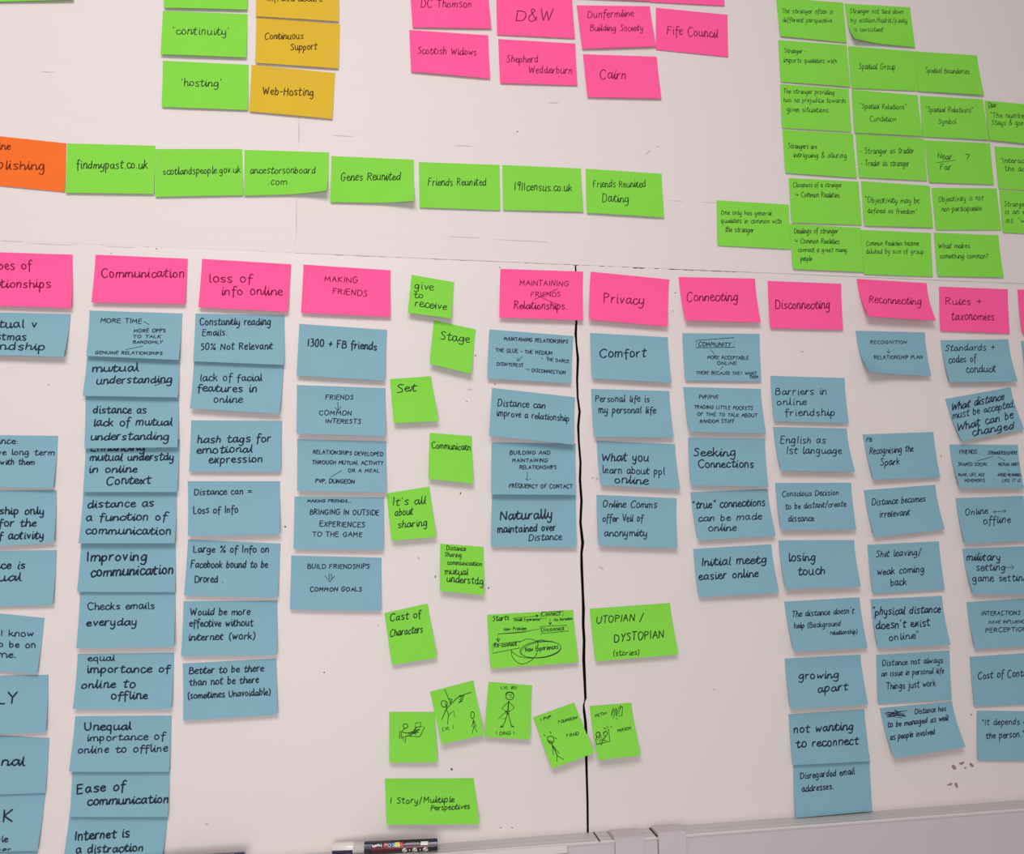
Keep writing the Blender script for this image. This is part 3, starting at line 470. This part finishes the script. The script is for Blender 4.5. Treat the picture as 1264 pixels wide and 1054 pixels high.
class Paper:
    """one sheet: the stuck top edge lies on the wall, the lower edge lifts off it"""
    def __init__(s, c, base, curl=0.0, floor_=.0015):
        pref = .003 if floor_ < .002 else (.0115 if c[2] - c[0] < 65 else .0095) + (hash_(c) % 7 - 3) * .0007
        s.c = c; s.curl = curl; s.base = base
        TL, TR = at(c[0], c[1], base), at(c[2], c[3], base)
        best = None; e = (TR - TL)[[0, 2]]; wd_ = np.linalg.norm(e); e = e / wd_; n = np.array([e[1], -e[0]])
        for dL in np.arange(floor_, .024, .001):
            B = at(c[6], c[7], base + dL); d = (B - TL)[[0, 2]]; k = d / np.linalg.norm(d)
            hgt = math.hypot(np.linalg.norm(d), dL)
            er = (abs(k @ e) * 6) ** 2 + ((hgt - .0755) / .0755 * 1.5) ** 2 + ((dL - pref) / .016) ** 2
            if best is None or er < best[0]: best = (er, dL)
        s.dL = best[1]; best = None
        for dR in np.arange(floor_, .024, .001):
            B = at(c[4], c[5], base + dR); d = (B - TR)[[0, 2]]; k = d / np.linalg.norm(d)
            hgt = math.hypot(np.linalg.norm(d), dR)
            er = (abs(k @ e) * 6) ** 2 + ((hgt - .0755) / .0755 * 1.5) ** 2 + ((dR - pref) / .016) ** 2
            if best is None or er < best[0]: best = (er, dR)
        s.dR = best[1]
        mean = (s.dL + s.dR) / 2
        s.dL = .6 * s.dL + .4 * mean; s.dR = .6 * s.dR + .4 * mean
        s.P = [TL, TR, at(c[4], c[5], base + s.dR), at(c[6], c[7], base + s.dL)]
        s.w = wd_; s.h = (np.linalg.norm(s.P[3] - TL) + np.linalg.norm(s.P[2] - TR)) / 2
        s.pw = (2 + hash_(c) % 5 * .12) * .5 + .45
    def lift(s, u, v):
        g = max(0.0, (v - .14) / .86) ** s.pw
        l = (s.dL * (1 - u) + s.dR * u) * g
        if s.curl < 0: l += -s.curl * max(0, 1 - u + v - 1.45) ** 2 / .3
        elif s.curl: l += s.curl * max(0, u + v - 1.45) ** 2 / .3
        return l + .0004 * math.sin(u * 3.1) * g
    def S(s, u, v):
        TL, TR, BR, BL = s.P
        q = TL * (1 - u) * (1 - v) + TR * u * (1 - v) + BR * u * v + BL * (1 - u) * v
        return np.array([q[0], -(s.base + s.lift(u, v)), q[2]])
    def N(s, u, v):
        a = s.S(u + .01, v) - s.S(u - .01, v); b = s.S(u, v + .01) - s.S(u, v - .01)
        n = np.cross(b, a); n /= np.linalg.norm(n)
        return n if n[1] < 0 else -n
def hash_(c): return int(abs(sum((i + 3) * x for i, x in enumerate(c))) * 10)

TH = .00022
def sheet(p, m, name='sticky_note', NU=8, NV=10):
    vs = []
    for side in (0, 1):
        for j in range(NV + 1):
            for i in range(NU + 1):
                u, v = i / NU, j / NV
                q = p.S(u, v); vs.append(tuple(q + (p.N(u, v) * TH if side == 0 else 0)))
    n1 = NU + 1; off = n1 * (NV + 1); fs = []
    for j in range(NV):
        for i in range(NU):
            a = j * n1 + i; fs.append((a, a + n1, a + n1 + 1, a + 1)); fs.append((a + off, a + 1 + off, a + n1 + 1 + off, a + n1 + off))
    rim = [i for i in range(n1)] + [j * n1 + NU for j in range(1, NV + 1)] + [NV * n1 + i for i in range(NU - 1, -1, -1)] + [j * n1 for j in range(NV - 1, 0, -1)]
    for k in range(len(rim)):
        a, b = rim[k], rim[(k + 1) % len(rim)]; fs.append((a, b, b + off, a + off))
    c = p.S(.5, .5)
    return mesh_obj(name, vs, fs, m, None, loc=tuple(c), smooth=False)

def ink_mesh(p, strokes, width, m, parent, name='handwriting'):
    """strokes: list of (pixel polyline, width factor) laid on the sheet"""
    vs, fs = [], []
    for st in strokes:
        pts, wf = st if isinstance(st, tuple) and not isinstance(st[0], (int, float)) and isinstance(st[0], list) else (st, 1)
        uv = [inv_bilin(p.c, *q) for q in pts]
        uv = [(u, v) for u, v in uv if .008 < u < .992 and .008 < v < .992]
        if len(uv) < 2: continue
        q = [np.array([u * p.w, v * p.h]) for u, v in uv]
        hw = width * wf / 2; base_i = len(vs)
        for i in range(len(q)):
            a = q[max(i - 1, 0)]; b = q[min(i + 1, len(q) - 1)]; d = b - a; L = np.linalg.norm(d)
            d = d / L if L > 1e-9 else np.array([1, 0]); nn = np.array([-d[1], d[0]])
            qq = q[i] + (d * hw * .6 if i == len(q) - 1 else (-d * hw * .6 if i == 0 else 0))
            ww = hw * (.8 if i in (0, len(q) - 1) else 1)
            for sgn in (1, -1):
                z = qq + nn * ww * sgn; u, v = z[0] / p.w, z[1] / p.h
                vs.append(tuple(p.S(u, v) + p.N(u, v) * (TH + .00012)))
        for i in range(len(q) - 1):
            a = base_i + 2 * i; fs.append((a, a + 1, a + 3, a + 2))
    if not vs: return None
    return mesh_obj(name, vs, fs, m, parent, loc=tuple(p.S(.5, .5)))
CN = {'g': 'green', 'p': 'pink', 'b': 'blue', 'y': 'yellow', 'o': 'orange'}
# drawn marks: label fragment -> (zoom origin x, y, scale, [polylines]); a leading number thickens the line
D = {
 'flow chart': (590, 740, 9.03, [[385, 212, 670, 182], [1.6, 642, 170, 672, 182, 645, 196, 648, 176, 662, 184], [705, 140, 955, 128, 945, 190], [702, 150, 696, 215, 760, 210], [800, 215, 803, 285], [1.6, 790, 262, 805, 286, 820, 260, 795, 266, 806, 276],
   [690, 305, 995, 290, 1012, 355, 695, 385, 690, 305], [675, 335, 520, 362, 225, 388, 222, 470], [1.3, 520, 366, 380, 378, 225, 388], [1.6, 208, 444, 230, 478, 242, 440, 216, 448, 230, 466], [165, 505, 465, 470, 455, 545, 165, 603, 165, 505],
   ['e', 695, 560, 232, 92, -.1], ['e', 700, 562, 226, 84, -.14], ['s', 455, 482, 540, 445, 610, 452, 662, 480, 668, 520], ['s', 640, 468, 710, 455, 760, 470], ['s', 370, 560, 380, 640, 440, 705, 510, 716, 600, 672, 655, 600, 665, 500], ['s', 375, 580, 430, 625, 520, 650, 620, 655]]),
 'sitting at a screen': (460, 820, 4.504, [['e', 182, 345, 13, 13, 0], ['s', 178, 360, 160, 378, 158, 405], ['s', 165, 380, 205, 385, 235, 370], [160, 405, 185, 405, 180, 438], [150, 370, 148, 412, 172, 412, 170, 428], [185, 402, 262, 405, 290, 350, 262, 348], [240, 328, 270, 325, 265, 350, 235, 352, 240, 328],
   [1.3, 195, 385, 250, 368, 200, 395, 255, 378, 215, 390, 262, 362, 228, 374, 245, 350, 222, 382, 240, 392], [1.2, 196, 396, 230, 384, 208, 400]]),
 'climbing figure': (520, 830, 8.427, [[245, 180, 290, 290], [1.5, 285, 280, 325, 285, 290, 305, 320, 300, 295, 330, 310, 318], ['s', 520, 210, 400, 255, 330, 315, 265, 385], [1.3, 395, 245, 450, 240, 400, 265, 440, 275, 390, 325, 430, 300, 400, 290, 445, 250], ['s', 262, 305, 215, 302, 212, 345, 240, 368, 272, 335, 258, 308],
   [1.4, 250, 330, 270, 360, 245, 370, 272, 340, 262, 385], [262, 385, 285, 450, 275, 545], [285, 450, 340, 408, 350, 468], [262, 390, 240, 440, 215, 500], [256, 395, 228, 465], ['e', 535, 450, 19, 35, 0], [540, 485, 550, 560], [550, 560, 530, 635], [550, 560, 580, 622], [545, 500, 525, 570], [545, 500, 575, 570]]),
 'hands on hips': (520, 830, 8.427, [['e', 922, 250, 42, 40, 0], ['s', 880, 240, 888, 216, 920, 206, 950, 214, 964, 240], [905, 240, 940, 235, 922, 268, 946, 262], [1.6, 912, 305, 906, 370, 900, 430], [912, 308, 838, 380, 895, 425], [912, 308, 970, 372, 915, 415], [900, 430, 878, 500, 850, 562, 820, 572], [905, 430, 938, 560, 966, 572], [885, 412, 800, 488, 885, 485],
   [1.4, 838, 556, 822, 572, 850, 570], [1.4, 936, 558, 962, 566, 940, 572], [1.4, 880, 405, 915, 440, 885, 438, 915, 405]]),
 'small figure doodle': (650, 850, 8.427, [['s', 222, 512, 228, 555, 256, 580, 284, 565, 290, 520], ['s', 228, 512, 260, 500, 288, 518], [1.5, 235, 550, 280, 560, 240, 565, 274, 573], [1.3, 185, 488, 196, 498], [1.3, 246, 456, 260, 470], [1.3, 304, 518, 314, 530], [1.3, 265, 585, 300, 650, 320, 700], [270, 590, 282, 690], [280, 600, 340, 680], [320, 700, 318, 758], [320, 700, 385, 738]]),
 'two scribbled': (650, 850, 8.427, [[885, 290, 900, 210, 925, 250, 905, 320, 890, 260, 940, 300, 930, 200, 960, 270, 985, 180, 950, 230, 940, 290], [900, 250, 925, 225, 905, 200, 890, 250], [960, 200, 1000, 190, 998, 285, 960, 292], [1.3, 975, 180, 990, 190],
   [740, 470, 770, 460, 765, 500, 740, 500, 728, 545, 738, 585, 775, 575, 780, 600, 800, 540, 830, 550], [800, 470, 860, 430, 872, 555, 730, 590], [745, 540, 800, 500, 760, 560, 830, 510, 790, 560, 830, 545], ['e', 752, 490, 22, 28, 0], ['e', 828, 480, 18, 26, .3], [1.3, 882, 400, 892, 412], [1.3, 845, 405, 853, 413], [1.3, 810, 420, 832, 426], [1.2, 942, 318, 950, 330]]),
 'crossed out': (590, 290, 3.903, [[272, 310, 385, 258], [285, 290, 378, 335]]),
 'mutual understanding, near': (0, 370, 5.267, [['s', 1000, 558, 1050, 543, 1110, 535]]),
 'FRIENDS, arrow': (310, 290, 3.903, [[415, 805, 417, 845], [402, 830, 417, 846, 430, 828]]),
 'MORE TIME': (0, 370, 5.267, [[930, 140, 965, 160], [815, 325, 925, 300]]),
 'RELATIONSHIPS DEV': (200, 500, 4.514, [[1000, 365, 940, 400]]),
 'BUILD FRIEND': (200, 670, 4.514, [[928, 172, 930, 205], [942, 172, 942, 205], [905, 185, 932, 218, 960, 185]]),
 'MAINTAINING RELATIONSHIPS': (590, 290, 3.903, [[213, 585, 190, 605], [190, 592, 188, 607, 203, 604], [228, 645, 248, 648, 240, 655], [303, 590, 312, 598]]),
 'BUILDING AND': (590, 530, 4.862, [[295, 258, 295, 308, 315, 298], [285, 295, 295, 308]]),
 'COMMUNITY': (820, 330, 5.267, [[207, 475, 450, 457, 457, 520, 207, 522, 207, 475], [300, 535, 325, 565], [382, 645, 362, 665]]),
 'Near over': (944, 0, 3.903, [[828, 784, 918, 772]]),
 'The number': (1100, 50, 7.024, [[842, 586, 908, 574]]),
 'headed "FRIENDS"': (1040, 520, 4.79, [[800, 235, 895, 208], [925, 212, 965, 235], [738, 285, 740, 297], [985, 285, 988, 297]]),
 'RECOGNITION': (1030, 330, 5.269, [[355, 530, 358, 555], [345, 545, 358, 557, 370, 545]]),
 'double arrow': (1160, 600, 6.2, [[412, 200, 510, 190], [430, 190, 412, 200, 430, 210], [492, 180, 510, 190, 495, 203]]),
 'military setting': (1160, 600, 6.2, [[510, 625, 572, 622], [555, 605, 575, 622, 560, 640]]),
 'scribbled out word': (950, 720, 3.634, [[1.6, 520, 584, 620, 572, 525, 592, 615, 582, 530, 602, 610, 590, 530, 578, 615, 600, 560, 568, 600, 605, 545, 600, 590, 575, 535, 595, 605, 596]]),
 'reading "mutual understanding in online': (0, 530, 5.267, [[875, 185, 930, 178, 990, 190, 880, 195, 985, 175]]),
}
def drawn(spec):
    ox, oy, sc, L = spec; out = []
    for s in L:
        s = list(s); wf = 1.0; sm = False
        if s[0] == 'e':
            _, cx, cy, a, b, r = s
            pts = [(cx + a * math.cos(t) * math.cos(r) - b * math.sin(t) * math.sin(r), cy + a * math.cos(t) * math.sin(r) + b * math.sin(t) * math.cos(r)) for t in [k * 2 * math.pi / 24 + .4 for k in range(26)]]
        else:
            if s[0] == 's': sm = True; s = s[1:]
            if len(s) % 2: wf = s[0]; s = s[1:]
            pts = [(s[i], s[i + 1]) for i in range(0, len(s), 2)]
            if sm: pts = smooth(pts, 5)
        out.append(([(ox + x / sc, oy + y / sc) for x, y in pts], wf))
    return out

def build_note(idx, rec):
    k, c, lab, grp, lines = rec
    rr = random.Random(idx * 13 + 5)
    label = f'{CN[k]} sticky note reading "{lab[2:]}"' if lab.startswith('R:') else lab
    top = c[1] < 340 and c[7] < 345
    base = .0003 + (idx % 3) * .00025
    p = Paper(c, base, curl=.012 if '".com"' in lab else -.009 if ('not tied' in lab or 'RECOGNITION' in lab) else 0, floor_=.0012 if top else .003)
    o = sheet(p, M[k]); tag(o, label, 'sticky note', grp)
    ink = M['ink' + k]
    big = [l for l in lines]
    st = []
    for (t, x0, x1, yb, xh, dy) in big:
        w = max(1.0, min(1.75, .5 + .16 * xh)) * (.88 if k == 'p' else 1) * (1.12 if k == 'b' and xh >= 6.5 else 1) * (.86 if k == 'g' else 1.12 if k == 'b' and xh < 4.2 else 1) * (.9 if top else 1)
        st += [(s, w) for s in line_strokes(t, x0, x1, yb, xh, dy, rr)]
    if st: ink_mesh(p, st, PXM, ink, o, 'handwriting')
    for key, spec in D.items():
        if key in label:
            ink_mesh(p, [(s, w * (.8 if 'flow' in key else 1.0)) for s, w in drawn(spec)], PXM, ink, o, 'drawing')
for i, rec in enumerate(NOTES): build_note(i, rec)

# ------------------------------------------------------------------ two paint markers lying on the ledge
def lathe_x(name, prof, m, parent, cy, cz, n=24):
    """turned along x: prof = [(x, radius)]"""
    vs, fs = [], []
    for x, r in prof:
        for k in range(n):
            a = 2 * math.pi * k / n; vs.append((x, cy + r * math.cos(a), cz + r * math.sin(a)))
    for i in range(len(prof) - 1):
        for k in range(n):
            fs.append((i * n + k, i * n + (k + 1) % n, (i + 1) * n + (k + 1) % n, (i + 1) * n + k))
    fs.append(tuple(range(n))); fs.append(tuple(range((len(prof) - 1) * n, len(prof) * n)))
    o = mesh_obj(name, vs, fs, m, parent, loc=((prof[0][0] + prof[-1][0]) / 2, cy, cz), smooth=False)
    for f in o.data.polygons: f.use_smooth = len(f.vertices) == 4
    return o
def wrap(name, polys, m, parent, cy, cz, R):
    """flat prints rolled onto the barrel: polys in (x, arc angle from the camera side, up positive)"""
    vs, fs = [], []
    for poly in polys:
        b = len(vs)
        for x, a in poly: vs.append((x, cy - R * math.cos(a), cz + R * math.sin(a)))
        fs.append(tuple(range(b, b + len(poly))))
    return mesh_obj(name, vs, fs, m, parent, loc=(polys[0][0][0], cy - R, cz))
def rect(x0, x1, a0, a1): return [[(x0, a0 + (a1 - a0) * i / 4), (x1, a0 + (a1 - a0) * i / 4), (x1, a0 + (a1 - a0) * (i + 1) / 4), (x0, a0 + (a1 - a0) * (i + 1) / 4)] for i in range(4)]
def wtext(t, x0, x1, a0, a1, wx):
    adv = sum(G[c][0] + 1.6 for c in t) - 1.6; s = (x1 - x0) / adv; cur = 0; out = []
    for c in t:
        a, st = G[c]
        for sharp, pts in st:
            if not sharp: pts = smooth(pts)
            pp = [(x0 + (cur + x) * s, a0 + (a1 - a0) * y / 17) for x, y in pts]
            for i in range(len(pp) - 1):
                (xa, aa), (xb, ab) = pp[i], pp[i + 1]; R_ = .008
                d = math.hypot(xb - xa, (ab - aa) * R_) or 1e-9; nx, na = -(ab - aa) * R_ / d * wx, (xb - xa) / d * wx / R_
                out.append([(xa + nx, aa + na), (xb + nx, ab + na), (xb - nx, ab - na), (xa - nx, aa - na)])
        cur += a + 1.6
    return out
RP = .0078
def px_on(px, yy, z):                       # x on the marker's axis line for a photo column
    d = RC @ np.array([(px - W / 2) / F, (1043 - H / 2) / F, 1.0]); k = (DIST + yy) / d[2]; return d[0] * k
def marker(xc0, xc1, xb, x1, cy, label, side):
    cz = ZT + RP + .0006
    t = empty('paint_marker', ((xc0 + x1) / 2, cy, ZT + .0006), label, 'marker', 'paint markers on the ledge')
    lathe_x('cap', [(xc0, RP * .8), (xc0 + .001, RP * .96), (xc1 - .001, RP), (xc1, RP * .97)], M['pen_white'], t, cy, cz)
    lathe_x('neck', [(xc1, RP * .9), (xb, RP * .9)], M['pen_white'], t, cy, cz)
    lathe_x('barrel', [(xb, RP * .97), (xb + .0006, RP), (x1 - .005, RP), (x1 - .0005, RP * .97), (x1, RP * .85)], M['pen_black'], t, cy, cz)
    return t, cz
cy = -.019
xs_ = lambda px: px_on(px, cy, 0)
t, cz = marker(xs_(410), xs_(437), xs_(450), xs_(540), cy, 'paint marker with coloured logo and three round icons, under the bottom green note', 0)
a, b = xs_(410), xs_(436)
wrap('cap_grip', [q for q in rect(a + .0004, b, -1.5, .05)], M['pen_navy'], t, cy, cz, RP * 1.05)
wrap('cap_print', wtext('posca', a + (b - a) * .55, b - .002, -.75, -.35, .0003), M['gry'], t, cy, cz, RP * 1.09)
a, b = xs_(450), xs_(540); L = b - a
fx = lambda f: a + L * f
RR = RP * 1.012
wrap('navy_band', rect(fx(0.0), fx(.1), .1, 1.5) + rect(fx(.88), fx(.995), .1, 1.5), M['pen_navy'], t, cy, cz, RP * 1.006)
wrap('maker_name', wtext('uni', fx(.11), fx(.24), .42, .95, .0009), M['wht'], t, cy, cz, RR)
wrap('logo_red', rect(fx(.265), fx(.315), .25, 1.0) + rect(fx(.49), fx(.535), .25, 1.0), M['red'], t, cy, cz, RR)
wrap('logo_blue', rect(fx(.32), fx(.41), .25, 1.0), M['blue'], t, cy, cz, RR)
wrap('logo_yellow', rect(fx(.415), fx(.485), .25, 1.0), M['yel'], t, cy, cz, RR)
wrap('logo_letters', wtext('POSCA', fx(.27), fx(.53), .34, .8, .0003), M['wht'], t, cy, cz, RR * 1.006)
wrap('small_print', rect(fx(.56), fx(.75), .45, .85), M['gry'], t, cy, cz, RR)
wrap('white_patch', rect(fx(.77), fx(.87), .35, .95), M['wht'], t, cy, cz, RR)
wrap('red_rule', rect(fx(.1), fx(.87), .02, .1), M['red'], t, cy, cz, RR)
wrap('instruction_lines', wtext('water based paint extra fine', fx(.11), fx(.48), -.25, -.08, .00012) + wtext('light proof surfaces colour', fx(.11), fx(.48), -.6, -.42, .00012), M['red'], t, cy, cz, RR)
def disc(xm, am, r): return [[(xm + r * math.cos(k * math.pi / 8), am + r * math.sin(k * math.pi / 8) / RR) for k in range(16)]]
wrap('round_icon', disc(fx(.55), -.42, .0034) + disc(fx(.69), -.42, .0034) + disc(fx(.835), -.42, .0034), M['wht'], t, cy, cz, RR * 1.01)
wrap('icon_mark', wtext('/', fx(.54), fx(.56), -.6, -.25, .00035) + wtext('I', fx(.68), fx(.7), -.6, -.25, .0005) + wtext('/', fx(.825), fx(.845), -.6, -.25, .00035), M['gry'], t, cy, cz, RR * 1.02)
wrap('arrow_mark', rect(fx(.612), fx(.624), -.6, -.25) + rect(fx(.757), fx(.769), -.6, -.25), M['wht'], t, cy, cz, RR)
t.rotation_euler = (0, 0, -math.radians(5))
cy = -.02
t2, cz = marker(xs_(170), xs_(200), xs_(209), xs_(303), cy, 'paint marker with a white barcode patch, lying at the lower left', 1)
t2.rotation_euler = (0, 0, -math.radians(2))
a, b = xs_(209), xs_(303); L = b - a
wrap('navy_band', rect(fx(0), fx(.995), .55, 1.5), M['pen_navy'], t2, cy, cz, RP * 1.006)
wrap('barcode_patch', rect(fx(.585), fx(.865), -.6, 1.2), M['wht'], t2, cy, cz, RR)
bars = []
for k in range(16):
    x = fx(.61 + .235 * k / 15); bars += rect(x, x + .0003 + .0004 * ((k * 7) % 3), .35, .95)
wrap('barcode', bars, M['pen_black'], t2, cy, cz, RR * 1.006)
wrap('small_print', wtext('paint marker medium bullet tip', fx(.12), fx(.55), .5, .75, .00016), M['gry'], t2, cy, cz, RR)
